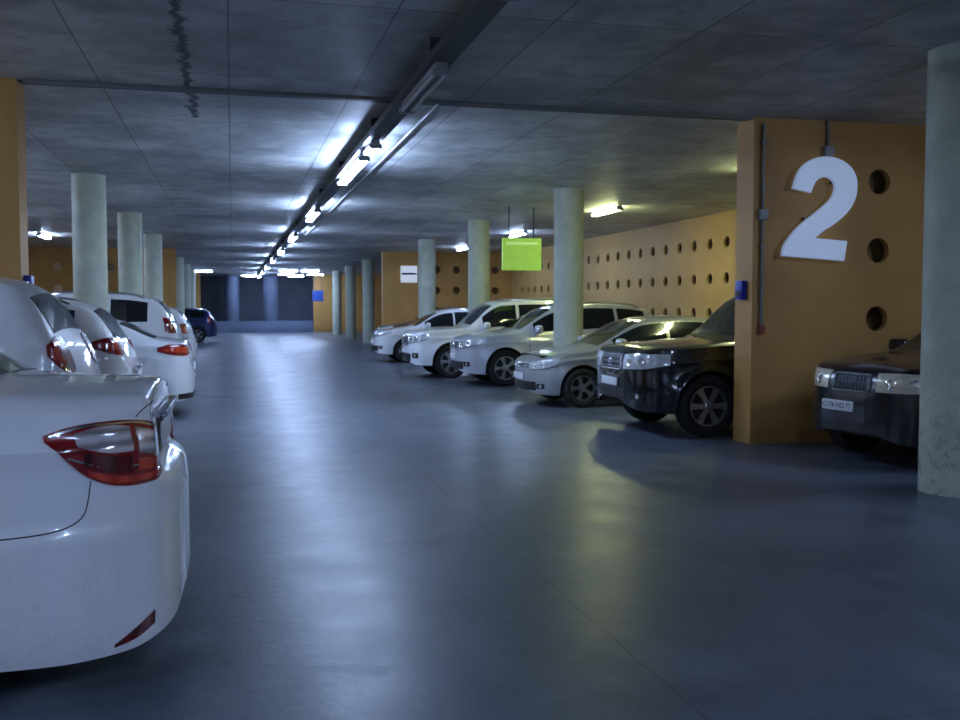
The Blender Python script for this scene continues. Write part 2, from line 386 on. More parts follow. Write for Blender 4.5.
o=box('hanging_sign',4.7,5.35,59.95,60.0,2.0,2.65,M_BLUEP,None,.01); info(o,'small blue square sign hung near the aisle end','sign')
for xx in (4.8,5.22): box('sign_rod',xx,xx+.03,59.96,59.99,2.65,CEIL-.001,M_TRAY,o)

# ---------------------------------------------------------------- cars
def interp(pts,x):
    n=len(pts)
    if x<=pts[0][0]: return pts[0][1]
    if x>=pts[-1][0]: return pts[-1][1]
    for i in range(n-1):
        if pts[i][0]<=x<=pts[i+1][0]: break
    def sl(k):
        return (pts[k+1][1]-pts[k][1])/(pts[k+1][0]-pts[k][0])
    s=sl(i)
    def tang(k):
        if k==0 or k==n-1: return s
        a,b_=sl(k-1),sl(k)
        if a*b_<=0: return 0
        return 2*a*b_/(a+b_)
    h=pts[i+1][0]-pts[i][0]; t=(x-pts[i][0])/h; m0,m1=tang(i),tang(i+1)
    return (2*t**3-3*t*t+1)*pts[i][1]+(t**3-2*t*t+t)*h*m0+(-2*t**3+3*t*t)*pts[i+1][1]+(t**3-t*t)*h*m1
def lerp(a,b_,t): return a+(b_-a)*t
TPL={
'sedan':dict(L=4.6,H=1.47,top=[(0,.55),(.02,.64),(.06,.72),(.15,.78),(.4,.87),(.95,.955),(1.15,.99),(2.0,1.40),(2.25,1.445),(2.8,1.47),(3.3,1.44),(3.55,1.38),(4.1,1.14),(4.25,1.115),(4.45,1.09),(4.51,1.0),(4.55,.80),(4.6,.62)],
  belt=[(0,.82),(1.15,.92),(2.5,.95),(4.0,1.02),(4.6,1.02)],ws=(1.2,1.97),rw=(3.58,4.07),sw=[(1.45,2.42),(2.48,3.28),(3.33,3.62)],Rf=.8,nf=2.6,Rr=.7,nr=2.7,roofw=.60),
'cross':dict(L=4.6,H=1.7,top=[(0,.62),(.03,.80),(.08,.92),(.2,1.0),(.6,1.07),(1.05,1.12),(1.2,1.15),(1.95,1.58),(2.2,1.65),(2.8,1.70),(3.5,1.68),(4.0,1.61),(4.15,1.55),(4.42,1.16),(4.47,1.05),(4.55,.85),(4.6,.65)],
  belt=[(0,.98),(1.2,1.05),(2.5,1.08),(3.8,1.16),(4.6,1.18)],ws=(1.24,1.93),rw=(4.16,4.40),sw=[(1.52,2.4),(2.46,3.3),(3.37,3.98)],Rf=.75,nf=2.8,Rr=.65,nr=2.8,roofw=.63),
'boxy':dict(L=4.9,H=1.9,top=[(0,.75),(.03,.95),(.08,1.06),(.2,1.13),(.8,1.19),(1.35,1.23),(1.45,1.26),(2.05,1.76),(2.25,1.85),(3,1.9),(4,1.89),(4.5,1.84),(4.62,1.77),(4.8,1.22),(4.83,1.05),(4.87,.85),(4.9,.6)],
  belt=[(0,1.08),(1.4,1.15),(3,1.17),(4.9,1.21)],ws=(1.5,2.05),rw=(4.63,4.78),sw=[(1.78,2.62),(2.7,3.5),(3.58,4.4)],Rf=.7,nf=3.2,Rr=.55,nr=3.4,roofw=.72),
}
WZ=[(0.1,.89),(.3,.965),(.55,1.0),(.80,.978),(.855,.992),(.89,.965),(1.0,.945),(1.2,.90),(1.6,.8)]
def plan(e,R,n):
    if e>=R: return 1.
    return max(0,(1-(1-e/R)**n))**(1/n)
def setup(kind,L,W,H,wb,fo,r_,flare=0.,**kw):
    t=TPL[kind]; kx=L/t['L']; kz=H/t['H']
    sp=dict(kind=kind,L=L,W=W,H=H,wb=wb,fo=fo,r=r_,flare=flare)
    sp['top']=[(e*kx,z*kz) for e,z in t['top']]; sp['belt']=[(e*kx,z*kz) for e,z in t['belt']]
    c=kw.get('clear',.2 if kind=='sedan' else (.25 if kind=='cross' else .3))
    sp['bot']=[(0,c+.16),(.03,c+.07),(.12,c+.02),(.4,c),(L-.5,c),(L-.15,c+.03),(L-.04,c+.10),(L,c+.2)]
    for k in ('ws','rw'): sp[k]=tuple(a*kx for a in t[k])
    sp['sw']=[(a*kx,b_*kx) for a,b_ in t['sw']]
    for k in ('Rf','nf','Rr','nr'): sp[k]=t[k]
    sp['roofw']=t['roofw']*W/1.84
    sp.update(kw); return sp
def wzf(sp,z,belt): return interp(sp.get('wz',WZ),z/belt)
def sidey(sp,e,z,belt,p):
    y=sp['W']/2*wzf(sp,z,belt)*p
    if sp['flare']:
        for ew in (sp['fo'],sp['fo']+sp['wb']):
            d=math.hypot(e-ew,z-sp['r'])-(sp['r']+.06)
            y+=sp['flare']*math.exp(-(d/.07)**2)*(1 if p>.8 else p)
    return y
def section(sp,e):
    L,W,H=sp['L'],sp['W'],sp['H']; nl=sp.get('nlow',14)
    p=plan(max(e,.004),sp['Rf'],sp['nf'])*plan(max(L-e,.004),sp['Rr'],sp['nr'])
    zt=interp(sp['top'],e); zb=interp(sp['bot'],e)
    for ew in (sp['fo'],sp['fo']+sp['wb']):
        Ra=sp['r']+.06; d=abs(e-ew)
        if d<Ra: zb=max(zb,sp['r']+math.sqrt(Ra*Ra-d*d))
    belt=interp(sp['belt'],e)
    zs=min(belt,zt-.07); zs=max(zs,zb+.06)
    if zt<zs+.07: zt=zs+.07
    c=max(0,min(1,(zt-zs-.07)/(H-belt-.07)))
    ws=sidey(sp,e,zs,belt,p)
    wt=lerp(ws*.80,min(sp['roofw'],ws*.86),c**.7)
    zte=zt-lerp(.028,.05,c)
    pts=[]
    for k in range(nl+1):
        z=lerp(zb,zs,k/nl); pts.append((sidey(sp,e,z,belt,p),z))
    for k in range(1,9):
        t=k/8; bl=math.sin(math.pi*t)
        pts.append((lerp(ws,wt,t)+bl*(.03*c+.008),lerp(zs,zte,t)+bl*.012*(1-c)))
    for k in range(1,8):
        t=k/7; pts.append((wt*(1-t),zte+(zt-zte)*(1-(1-t)**2)))
    return pts
def P3(sp,e,yz,s=1): return Vector((sp['L']/2-e,s*yz[0],yz[1]))
def gridobj(name,grid,mt,parent,off=.005,skirt=True,center=None):
    nu,nv=len(grid),len(grid[0])
    V=[Vector(p) for row in grid for p in row]; F=[]
    for i in range(nu-1):
        for j in range(nv-1): F.append((i*nv+j,i*nv+j+1,(i+1)*nv+j+1,(i+1)*nv+j))
    nr=[Vector() for _ in V]
    for f in F:
        a,b_,c,d=[V[i] for i in f]; nn=(c-a).cross(d-b_)
        for i in f: nr[i]+=nn
    cen=center or Vector((0,0,.6)); tot=sum((nr[i].dot(V[i]-cen) for i in range(len(V))),0.)
    sg=1 if tot>=0 else -1
    W_=[]
    for i,v in enumerate(V):
        n_=nr[i].normalized()*sg if nr[i].length>1e-12 else Vector((0,0,1)); W_.append(v+n_*off)
    if skirt:
        bd=[i*nv for i in range(nu)]+[(nu-1)*nv+j for j in range(1,nv)]+[i*nv+nv-1 for i in range(nu-2,-1,-1)]+[j for j in range(nv-2,0,-1)]
        base=len(W_)
        for i in bd:
            n_=nr[i].normalized()*sg if nr[i].length>1e-12 else Vector((0,0,1)); W_.append(V[i]-n_*.004)
        for k in range(len(bd)):
            k2=(k+1)%len(bd); F.append((bd[k],bd[k2],base+k2,base+k))
    me=bpy.data.meshes.new(name); me.from_pydata([tuple(v) for v in W_],[],F); me.materials.append(mt)
    me.polygons.foreach_set('use_smooth',[True]*len(F))
    try: me.set_sharp_from_angle(angle=1.0)
    except Exception: pass
    ob=bpy.data.objects.new(name,me); COL.objects.link(ob); ob.parent=parent; return ob
def merge_objs(name,obs,parent):
    V=[];F=[];mats=[];mi=[]
    for o in obs:
        me=o.data; off=len(V); V+=[v.co.copy() for v in me.vertices]; m_=me.materials[0]
        if m_ not in mats: mats.append(m_)
        k=mats.index(m_)
        for p in me.polygons: F.append(tuple(i+off for i in p.vertices)); mi.append(k)
        bpy.data.objects.remove(o)
    me=bpy.data.meshes.new(name); me.from_pydata(V,[],F)
    for m_ in mats: me.materials.append(m_)
    me.polygons.foreach_set('material_index',mi); me.polygons.foreach_set('use_smooth',[True]*len(F))
    ob=bpy.data.objects.new(name,me); COL.objects.link(ob); ob.parent=parent; return ob
WH={}
def wheel_mesh(r_,style):
    key=(round(r_,3),style)
    if key in WH: return WH[key]
    rr=.66*r_; n=40
    def lat(prof,V,F,MI,mi):
        o=len(V)
        for a,y in prof:
            for k in range(n):
                t=2*math.pi*k/n; V.append((a*math.cos(t),y,a*math.sin(t)))
        for i in range(len(prof)-1):
            for k in range(n): F.append((o+i*n+k,o+i*n+(k+1)%n,o+(i+1)*n+(k+1)%n,o+(i+1)*n+k)); MI.append(mi)
    V=[];F=[];MI=[]
    lat([(rr,-.09),(rr+.02,-.105),(.82*r_,-.115),(.95*r_,-.108),(r_,-.085),(r_,-.03),(r_-.008,-.028),(r_-.008,-.02),(r_,-.018),(r_,.018),(r_-.008,.02),(r_-.008,.028),(r_,.03),(r_,.085),(.95*r_,.108),(.82*r_,.115),(rr+.02,.105),(rr,.09)],V,F,MI,0)
    t_=make('wheel',V,F,[M_TIRE]); tm=t_.data; bpy.data.objects.remove(t_)
    V=[];F=[];MI=[]
    lat([(rr*.999,-.08),(rr*.999,.088),(rr*.985,.1),(rr*.93,.1),(rr*.91,.03)],V,F,MI,0)
    lat([(rr*.93,.02),(.001,.025)],V,F,MI,1)
    lat([(.001,.098),(.035,.097),(.065,.085),(.07,.03)],V,F,MI,0)
    ns={'five':5,'ten':10,'six':6}[style]
    for s in range(ns):
        a0=2*math.pi*s/ns
        for dd in ((-.09,.09) if style=='five' else (0,)):
            o=len(V); wd0,wd1=(.016,.020) if style=='five' else ((.014,.016) if style=='ten' else (.03,.045))
            for (rad,y,wd,aa) in ((.05,.092,wd0,a0+dd*.5),(rr*.5,.085,wd0,a0+dd*.9),(rr*.94,.088,wd1,a0+dd*1.3)):
                c_,s_=math.cos(aa),math.sin(aa)
                for q in (-1,1):
                    V.append((rad*c_-q*wd*s_,y,rad*s_+q*wd*c_)); V.append((rad*c_-q*wd*s_,y-.04,rad*s_+q*wd*c_))
            for i in range(2):
                b0=o+i*4
                for f in ((0,2,6,4),(0,4,5,1),(2,3,7,6),(1,5,7,3)): F.append(tuple(b0+j for j in f)); MI.append(0)
    me=bpy.data.meshes.new('rim'); me.from_pydata(V,[],F); me.materials.append(M_RIM); me.materials.append(M_RIMD)
    me.polygons.foreach_set('material_index',MI)
    WH[key]=(tm,me); return WH[key]
def ellipsoid(name,cx,cy,cz,a,b_,c,mt,parent,pw=2.5):
    V=[];F=[];nu,nv=16,10
    def sgp(x): return math.copysign(abs(x)**(2/pw),x)
    for j in range(nv+1):
        ph=-math.pi/2+math.pi*j/nv
        for i in range(nu):
            t=2*math.pi*i/nu; V.append((cx+a*sgp(math.cos(ph))*sgp(math.cos(t)),cy+b_*sgp(math.cos(ph))*sgp(math.sin(t)),cz+c*sgp(math.sin(ph))))
    for j in range(nv):
        for i in range(nu): F.append((j*nu+i,j*nu+(i+1)%nu,(j+1)*nu+(i+1)%nu,(j+1)*nu+i))
    return make(name,V,F,mt,parent)
def build_car(sp,pnt,X_end,Yc,end,label,rot=0.,hi=False,front=None,rear=None,style='five',group=None,rails=False,detail=True):
    L,W,H=sp['L'],sp['W'],sp['H']
    if hi: sp['nlow']=34
    nl=sp.get('nlow',14)
    root=bpy.data.objects.new('car',None); COL.objects.link(root)
    cx=X_end+L/2 if end=='front' else X_end-L/2
    root.location=(cx,Yc,0); root.rotation_euler=(0,0,math.pi+rot)
    info(root,label,'car',group)
    st=set()
    dense=[0,.004,.01,.018,.028,.04,.055,.07,.085,.1,.115,.13,.15,.17,.19,.22,.25,.29,.33,.38,.43,.48]
    if hi: dense+=[.034,.047,.062,.078,.092,.107,.110,.1125,.118,.122,.126,.138,.145,.155,.16,.165,.175,.18,.2,.235,.27,.31,.355,.405,.455]
    for d in dense: st.add(d); st.add(L-d)
    e=.53
    step=.035 if hi else .055
    while e<L-.5: st.add(e); e+=step
    for ew in (sp['fo'],sp['fo']+sp['wb']):
        Ra=sp['r']+.06
        for k in range(17):
            st.add(ew+Ra*math.cos(math.pi*k/16)*.9999)
        st.add(ew+Ra*1.003); st.add(ew-Ra*1.003)
    st=sorted(x for x in st if 0<=x<=L); ss=[st[0]]
    for x in st[1:]:
        if x-ss[-1]>.0009: ss.append(x)
    V=[];F=[]; rings=[]
    for e in ss:
        h=section(sp,e); o=len(V)
        full=[(y,z) for y,z in h]+[(-y,z) for y,z in reversed(h[:-1])]
        for y,z in full: V.append((L/2-e,y,z))
        rings.append((o,len(full)))
    n=rings[0][1]
    for i in range(len(rings)-1):
        a,b_=rings[i][0],rings[i+1][0]
        for k in range(n-1): F.append((a+k,a+k+1,b_+k+1,b_+k))
    half=(n-1)//2
    for o in (rings[0][0],rings[-1][0]):
        for k in range(half):
            if k+1==half: F.append((o+k,o+k+1,o+n-1-k))
            else: F.append((o+k,o+k+1,o+n-2-k,o+n-1-k))
    body=make('body',V,F,pnt,root)
    try: body.data.set_sharp_from_angle(angle=math.radians(38 if hi else 50))
    except Exception: pass
    bvh=BVHTree.FromPolygons([v.co.copy() for v in body.data.vertices],[tuple(p.vertices) for p in body.data.polygons])
    sx=lambda e:L/2-e
    c=sp['bot'][3][1]
    multibox('underbody',[(-L/2+.22,L/2-.22,-(W/2-.27),W/2-.27,c+.03,interp(sp['belt'],L/2)-.12),(-L/2+.10,L/2-.10,-(W/2-.42),W/2-.42,c+.05,.55)],M_UNDER,root)
    tm,rm=wheel_mesh(sp['r'],style)
    for ew in (sp['fo'],sp['fo']+sp['wb']):
        for s in (1,-1):
            w=bpy.data.objects.new('wheel',tm); COL.objects.link(w); w.parent=root
            w.location=(sx(ew),s*(W/2-.135+sp['flare']*.5),sp['r'])
            if s<0: w.rotation_euler=(0,0,math.pi)
            q=bpy.data.objects.new('rim',rm); COL.objects.link(q); q.parent=w
    def sub(band,e0,e1,t0,t1,ne,nt_,sgn=1):
        g=[]
        for i in range(ne+1):
            e=lerp(e0,e1,i/ne); h=section(sp,e); row=[]
            for j in range(nt_+1):
                t=lerp(t0,t1,j/nt_)
                k=t*8+nl if band=='up' else t*7+nl+8
                k0=min(int(k),len(h)-2); f=k-k0
                row.append(P3(sp,e,(lerp(h[k0][0],h[k0+1][0],f),lerp(h[k0][1],h[k0+1][1],f)),sgn))
            g.append(row)
        return g
    def acrossgrid(e0,e1,t0,ne):
        L1=sub('roof',e0,e1,t0,1,ne,8,1); R1=sub('roof',e0,e1,t0,1,ne,8,-1)
        return [a+list(reversed(b_))[1:] for a,b_ in zip(L1,R1)]
    gridobj('windshield',acrossgrid(sp['ws'][0],sp['ws'][1],.07,14),M_GLASS,root,.006)
    gridobj('rear_window',acrossgrid(sp['rw'][0],sp['rw'][1],.08,10),M_GLASS,root,.006)
    for (a,b_) in sp['sw']:
        for s in (1,-1):
            gridobj('side_window',sub('up',a,b_,.10,.86,12,6,s),M_GLASS,root,.006)
    gaps=[]
    def side_strip(path,wd=.0045,s=1):
        g=[]
        for i,(e,z) in enumerate(path):
            e2,z2=path[min(i+1,len(path)-1)]; e1,z1=path[max(0,i-1)]
            dx,dz=e2-e1,z2-z1; l=math.hypot(dx,dz) or 1; nx,nz=-dz/l*wd,dx/l*wd
            row=[]
            for q in (-1,1):
                ee,zz=e+q*nx,z+q*nz; belt=interp(sp['belt'],ee)
                p=plan(max(ee,.004),sp['Rf'],sp['nf'])*plan(max(L-ee,.004),sp['Rr'],sp['nr'])
                row.append(Vector((L/2-ee,s*sidey(sp,ee,zz,belt,p),zz)))
            g.append(row)
        return gridobj('gap',g,M_GAP,root,.0025,skirt=False)
    d0=sp['sw'][0][0]-.12; d1=(sp['sw'][0][1]+sp['sw'][1][0])/2; d2=sp['sw'][1][1]+.08
    Ra=sp['r']+.06; rwx=sp['fo']+sp['wb']
    for s in (1,-1):
        for dd in (d0,d1,d2):
            zb_=c+.12; pth=[]
            for k in range(13):
                z=lerp(zb_,interp(sp['belt'],dd)-.01,k/12); e=dd
                if dd==d2:
                    if abs(e-rwx)<Ra+.05 and z<sp['r']+Ra+.02:
                        dz=max(0,z-sp['r']); e=min(e,rwx-math.sqrt(max(0,(Ra+.05)**2-dz*dz)))
                pth.append((e,z))
            gaps.append(side_strip(pth,s=s))
        gaps.append(side_strip([(lerp(d0,min(d2,rwx-Ra-.05),k/10),c+.12) for k in range(11)],s=s))
    merge_objs('panel_gap',gaps,root)
    for s in (1,-1):
        for dd in (d1-.22,d2-.26):
            z=interp(sp['belt'],dd)-.11; p=1; y=sidey(sp,dd,z,interp(sp['belt'],dd),1)
            ellipsoid('door_handle',sx(dd),s*(y+.012),z,.10,.018,.016,pnt,root)
        e=sp['sw'][0][0]+.05; z=interp(sp['belt'],e)+.09
        mr=ellipsoid('side_mirror',sx(e),s*(W/2+.07),z,.075,.13,.085,pnt,root,3)
        ellipsoid('mirror_stalk',sx(e)+.0,s*(W/2-.04),z-.05,.04,.08,.03,M_BLACK,mr)
    def radial(endn,phis,zlo,zhi,nu=12,nz=6,s=1):
        sgn=1 if endn=='front' else -1; ox=sgn*(L/2-1.0); g=[]
        def pl(lst,u):
            pts_=[(i/(len(lst)-1),v) for i,v in enumerate(lst)]
            return interp(pts_,u) if len(lst)>2 else lerp(lst[0],lst[1],u)
        last=Vector((sgn*L/2,0,.6))
        for i in range(nu+1):
            u=i/nu; ph=math.radians(pl(phis,u)); row=[]
            for j in range(nz+1):
                z=lerp(pl(zlo,u),pl(zhi,u),j/nz)
                d=Vector((sgn*math.cos(ph),s*math.sin(ph),0))
                hit=bvh.ray_cast(Vector((ox,0,z)),d)[0]
                if hit is None: hit=last.copy(); hit.z=z
                row.append(hit); last=hit
            g.append(row)
        return g
    def patch(nm,endn,phis,zlo,zhi,mt,off=.006,s=1,nu=12,nz=6,par=None):
        return gridobj(nm,radial(endn,phis,zlo,zhi,nu,nz,s),mt,par or root,off)
    def spot(par,endn,phi,z,rad,mt,s=1,nm='lens',dep=.18):
        sgn=1 if endn=='front' else -1; ph=math.radians(phi); d=Vector((sgn*math.cos(ph),s*math.sin(ph),0))
        hit=bvh.ray_cast(Vector((sgn*(L/2-1),0,z)),d)[0]
        if hit is None: return
        dz=math.degrees(rad/math.hypot(hit.x-sgn*(L/2-1),hit.y))
        V=[];F=[]; n=18
        for ring_,(kr,off) in enumerate([(1,.009),(.8,.014),(.75,.010),(.001,.012)]):
            for k in range(n):
                t=2*math.pi*k/n; p2=math.radians(phi+kr*dz*math.cos(t)); zz=z+kr*rad*math.sin(t)
                dd=Vector((sgn*math.cos(p2),s*math.sin(p2),0)); h=bvh.ray_cast(Vector((sgn*(L/2-1),0,zz)),dd)[0] or hit
                V.append(h+dd*off)
        for i in range(3):
            for k in range(n): F.append((i*n+k,i*n+(k+1)%n,(i+1)*n+(k+1)%n,(i+1)*n+k))
        make(nm,V,F,mt,par)
    if front:
        if 'grille' in front:
            a,z0,z1,mt=front['grille']
            gr=patch('grille','front',[-a,a],[z0,z0],[z1,z1],mt,.005,nu=24)
            ns=front.get('slats',3)
            sl=[]; rmt=front.get('rimmat',M_CHROME)
            for k in range(ns):
                zz=lerp(z0,z1,(k+.5)/ns)
                sl.append(gridobj('s',radial('front',[-a*.96,a*.96],[zz-.008]*2,[zz+.008]*2,20,1),front.get('slatmat',M_CHROME),root,.014))
            if front.get('vert'):
                for k in range(front['vert']):
                    ph=lerp(-a,a,(k+.5)/front['vert'])
                    sl.append(gridobj('s',radial('front',[ph-.3,ph+.3],[z0]*2,[z1]*2,1,5),front.get('slatmat',M_CHROME),root,.013))
            if front.get('rim'):
                for zz in (z0,z1): sl.append(gridobj('s',radial('front',[-a,a],[zz-.008]*2,[zz+.008]*2,20,1),rmt,root,.016))
                for ph in (-a,a): sl.append(gridobj('s',radial('front',[ph-.5,ph+.5],[z0]*2,[z1]*2,1,5),rmt,root,.016))
            if sl: merge_objs('grille_bar',sl,root)
        for s in (1,-1):
            ph,zl,zh=front['head']
            hd=patch('headlight','front',ph,zl,zh,front.get('headmat',M_HEAD),.008,s,14,6)
            k=len(ph)
            rad=max(.025,min(.055,(zh[0]-zl[0])*.34)); pa=lerp(min(ph),max(ph),.22); pb=lerp(min(ph),max(ph),.52)
            spot(hd,'front',pa,.5*(zl[0]+zh[0])+.0,rad,M_LENS,s); spot(hd,'front',pb,.5*(zl[k//2]+zh[k//2]),rad,M_LENS,s)
            patch('headlight_trim','front',ph,[z-.008 for z in zl],list(zl),M_BLACK,.010,s,14,1,par=hd)
            if 'fog' in front:
                f=front['fog']; fp=patch('fog_light_surround','front',[f[0],f[1]],[f[2]]*2,[f[3]]*2,M_BLACK,.005,s,8,4)
                spot(fp,'front',(f[0]+f[1])/2,(f[2]+f[3])/2,.03,M_HEAD,s,'fog_light')
        if 'intake' in front:
            a,z0,z1=front['intake']; patch('bumper_intake','front',[-a,a],[z0,z0],[z1,z1],M_BLACK,.005,nu=24)
        if 'plate' in front:
            zz=front['plate']; po=front.get('poff',0.); hit=bvh.ray_cast(Vector((L/2-1,0,zz)),Vector((1,0,0)))[0]
            x=(hit.x if hit else L/2)+.014; pw=.26 if not po else .22
            pl_=box('license_plate',x-.012-(.03 if po else 0),x+.006,po-pw,po+pw,zz-.052,zz+.052,M_PLATE,root,.004)
            if front.get('ptext'):
                cu=bpy.data.curves.new('t','FONT'); cu.body=front['ptext']; cu.size=.075; cu.align_x='CENTER'; cu.align_y='CENTER'; cu.extrude=.001
                to=bpy.data.objects.new('tmp',cu); COL.objects.link(to)
                dg=bpy.context.evaluated_depsgraph_get(); me=bpy.data.meshes.new_from_object(to.evaluated_get(dg)); bpy.data.objects.remove(to)
                me.materials.clear(); me.materials.append(M_BLACK)
                tt=bpy.data.objects.new('plate_characters',me); COL.objects.link(tt); tt.parent=pl_
                tt.matrix_local=Matrix(((0,0,1,x+.0075),(1,0,0,po),(0,1,0,zz),(0,0,0,1)))
        if 'emblem' in front:
            kind,zz=front['emblem']; hit=bvh.ray_cast(Vector((L/2-1,0,zz)),Vector((1,0,0)))[0]; x=(hit.x if hit else L/2)+.022
            ry,rz=(.055,.055) if kind=='vw' else (.075,.05)
            def ring(ry,rz,cy=0,cz=0): return tube('r',[(x,cy+ry*math.cos(2*math.pi*k/24),zz+cz+rz*math.sin(2*math.pi*k/24)) for k in range(25)],.006,M_CHROME,root,6)
            rs=[ring(ry,rz)]
            if kind=='vw':
                rs.append(tube('r',[(x,-.02,zz+.05),(x,0,zz+.005),(x,.02,zz+.05)],.005,M_CHROME,root,6))
                rs.append(tube('r',[(x,-.045,zz+.02),(x,-.02,zz-.045),(x,0,zz-.002),(x,.02,zz-.045),(x,.045,zz+.02)],.005,M_CHROME,root,6))
            elif kind=='oval':
                rs.append(ring(.022,.045)); rs.append(ring(.05,.015,0,.022))
            merge_objs('emblem',rs,root)
    if rear:
        for s in (1,-1):
            ph,zl,zh=rear['tail']
            tl=patch('taillight','rear',ph,zl,zh,rear.get('mat',M_RED),.008,s,28,8)
            for (ph2,zl2,zh2,m2) in rear.get('inner',[]):
                patch('taillight_lens','rear',ph2,zl2,zh2,m2,.0115,s,18,4,par=tl)
            if 'reflector' in rear:
                ph2,zl2,zh2=rear['reflector']; patch('reflector','rear',ph2,zl2,zh2,M_REDD,.006,s,8,3)
            for k,seam in enumerate(rear.get('seams',[])):
                ph2,z2=seam[0],seam[1]; sm=seam[2] if len(seam)>2 else M_GAP; wd=.0028
                n_=len(ph2)-1; g=[]
                for i in range(33):
                    u=i/32*n_; pp=[(float(k_),v) for k_,v in enumerate(ph2)]; zz_=[(float(k_),v) for k_,v in enumerate(z2)]
                    g.append((interp(pp,u),interp(zz_,u)))
                pts3=[]
                for (a_,z) in g:
                    pr=math.radians(a_); h=bvh.ray_cast(Vector((-(L/2-1),0,z)),Vector((-math.cos(pr),s*math.sin(pr),0)))
                    if h[0] is not None: pts3.append((h[0],Vector((-math.cos(pr),s*math.sin(pr),0))))
                rows=[]
                for i in range(len(pts3)):
                    t_=pts3[min(i+1,len(pts3)-1)][0]-pts3[max(0,i-1)][0]
                    sd=t_.cross(pts3[i][1]); 
                    if sd.length<1e-9: continue
                    sd.normalize(); rows.append([pts3[i][0]-sd*wd,pts3[i][0]+sd*wd])
                if len(rows)>1: gridobj('bumper_gap',rows,sm,root,.004,skirt=False)
        if 'lower' in rear:
            a,z0,z1=rear['lower']; patch('lower_bumper_trim','rear',[-a,a],[z0,z0],[z1,z1],M_BLACK,.005,nu=30)
        if 'recess' in rear:
            a,z0,z1=rear['recess']; patch('plate_recess','rear',[-a,a],[z0,z0],[z1,z1],M_BLACK,.004,nu=20)
        if 'plate' in rear:
            zz=rear['plate']; hit=bvh.ray_cast(Vector((-(L/2-1),0,zz)),Vector((-1,0,0)))[0]
            x=(hit.x if hit else -L/2)-.014
            pl_=box('license_plate',x-.006,x+.012,-.26,.26,zz-.056,zz+.056,M_PLATE,root,.004)
            box('plate_trim',x-.03,x+.02,-.4,.4,zz+.09,zz+.12,M_CHROME,root,.004)
    if rails:
        for s in (1,-1):
            pts=[]
            for k in range(13):
                e=lerp(sp['ws'][1]+.3,sp['rw'][0]-.25,k/12); h=section(sp,e); yz=h[nl+8]
                dz=.045 if 0<k<12 else .005
                pts.append((sx(e),s*(yz[0]-.01),yz[1]+dz))
            tube('roof_rail',pts,.014,M_STEEL,root,8)
    return root

F_sedan=dict(grille=(22,.63,.70,M_BLACK),slats=2,head=([24,38,54],[.61,.62,.69],[.70,.75,.775]),intake=(32,.27,.41),fog=(33,41,.30,.38),plate=.49,emblem=('vw',.67))
SP=setup('boxy',4.95,1.97,1.88,2.85,.92,.385,flare=.035)
build_car(SP,P_BLACK,4.78,12.05,'front','large black off-road car with chrome grille beside orange wall',
  front=dict(grille=(18,.82,1.0,M_BLACK),slats=3,slatmat=M_STEEL,rim=True,head=([21,38,58],[.83,.84,.90],[1.01,1.03,1.03]),intake=(24,.45,.58),fog=(32,42,.46,.54),plate=.66,emblem=('oval',.91)),style='six',
  rear=dict(tail=([40,62],[1.0,1.0],[1.3,1.3])))
SP=setup('sedan',4.39,1.70,1.48,2.55,.83,.315)
build_car(SP,P_SILVER,4.62,15.72,'front','silver compact sedan with round emblem next to round column',front=F_sedan,rear=dict(tail=([38,58],[.82,.85],[.98,.98])),style='five')
SP=setup('cross',4.6,1.87,1.72,2.7,.90,.37,flare=.015)
FS=dict(grille=(22,.73,.90,M_BLACK),slats=3,rim=True,head=([23,38,56],[.76,.79,.88],[.90,.96,1.0]),intake=(32,.34,.50),fog=(33,42,.40,.50),plate=.60,emblem=('oval',.82))
build_car(SP,P_PEARL,4.52,20.3,'front','pearl white crossover with chrome grille and roof rails',front=FS,rear=dict(tail=([38,58],[.95,.95],[1.15,1.15])),rails=True)
SP=setup('boxy',4.6,1.88,1.82,2.7,.92,.385,flare=.03)
build_car(SP,P_WHITE,3.90,22.75,'front','white off-road car with roof rails standing further out',front=dict(grille=(22,.75,.95,M_BLACK),slats=3,rim=True,head=([23,38,56],[.79,.82,.91],[.96,1.0,1.01]),intake=(30,.38,.56),fog=(34,44,.46,.58),plate=.62,emblem=('oval',.87)),rear=dict(tail=([38,58],[1.0,1.0],[1.2,1.2])),rails=True,style='six')
SP=setup('cross',4.4,1.8,1.60,2.6,.88,.34)
build_car(SP,P_WHITE,4.05,29.3,'front','white compact crossover near distant column',front=FS,rear=dict(tail=([38,58],[.9,.9],[1.1,1.1])))
SP=setup('cross',4.5,1.8,1.62,2.6,.88,.34)
build_car(SP,P_NAVY,5.1,35.6,'front','dark hatchback parked in the distance',front=FS)
SP=setup('cross',4.8,1.84,1.72,2.85,.84,.36)
SP['top']=[(0,.70),(.03,.88),(.08,.97),(.2,1.04),(.7,1.10)]+SP['top'][5:]
build_car(SP,P_NAVY,6.06,9.12,'front','dark navy estate car between column and orange wall',rot=math.radians(8),
  front=dict(grille=(14,.76,.93,M_BLACK),slats=1,vert=10,slatmat=M_DSLAT,rimmat=M_STEEL,rim=True,headmat=M_HEADW,head=([19,36,58],[.77,.77,.81],[.95,.96,.95]),intake=(26,.34,.44),plate=.60,poff=-.16,ptext='C176 HO 77'),rear=dict(tail=([38,58],[.9,.9],[1.3,1.3])))
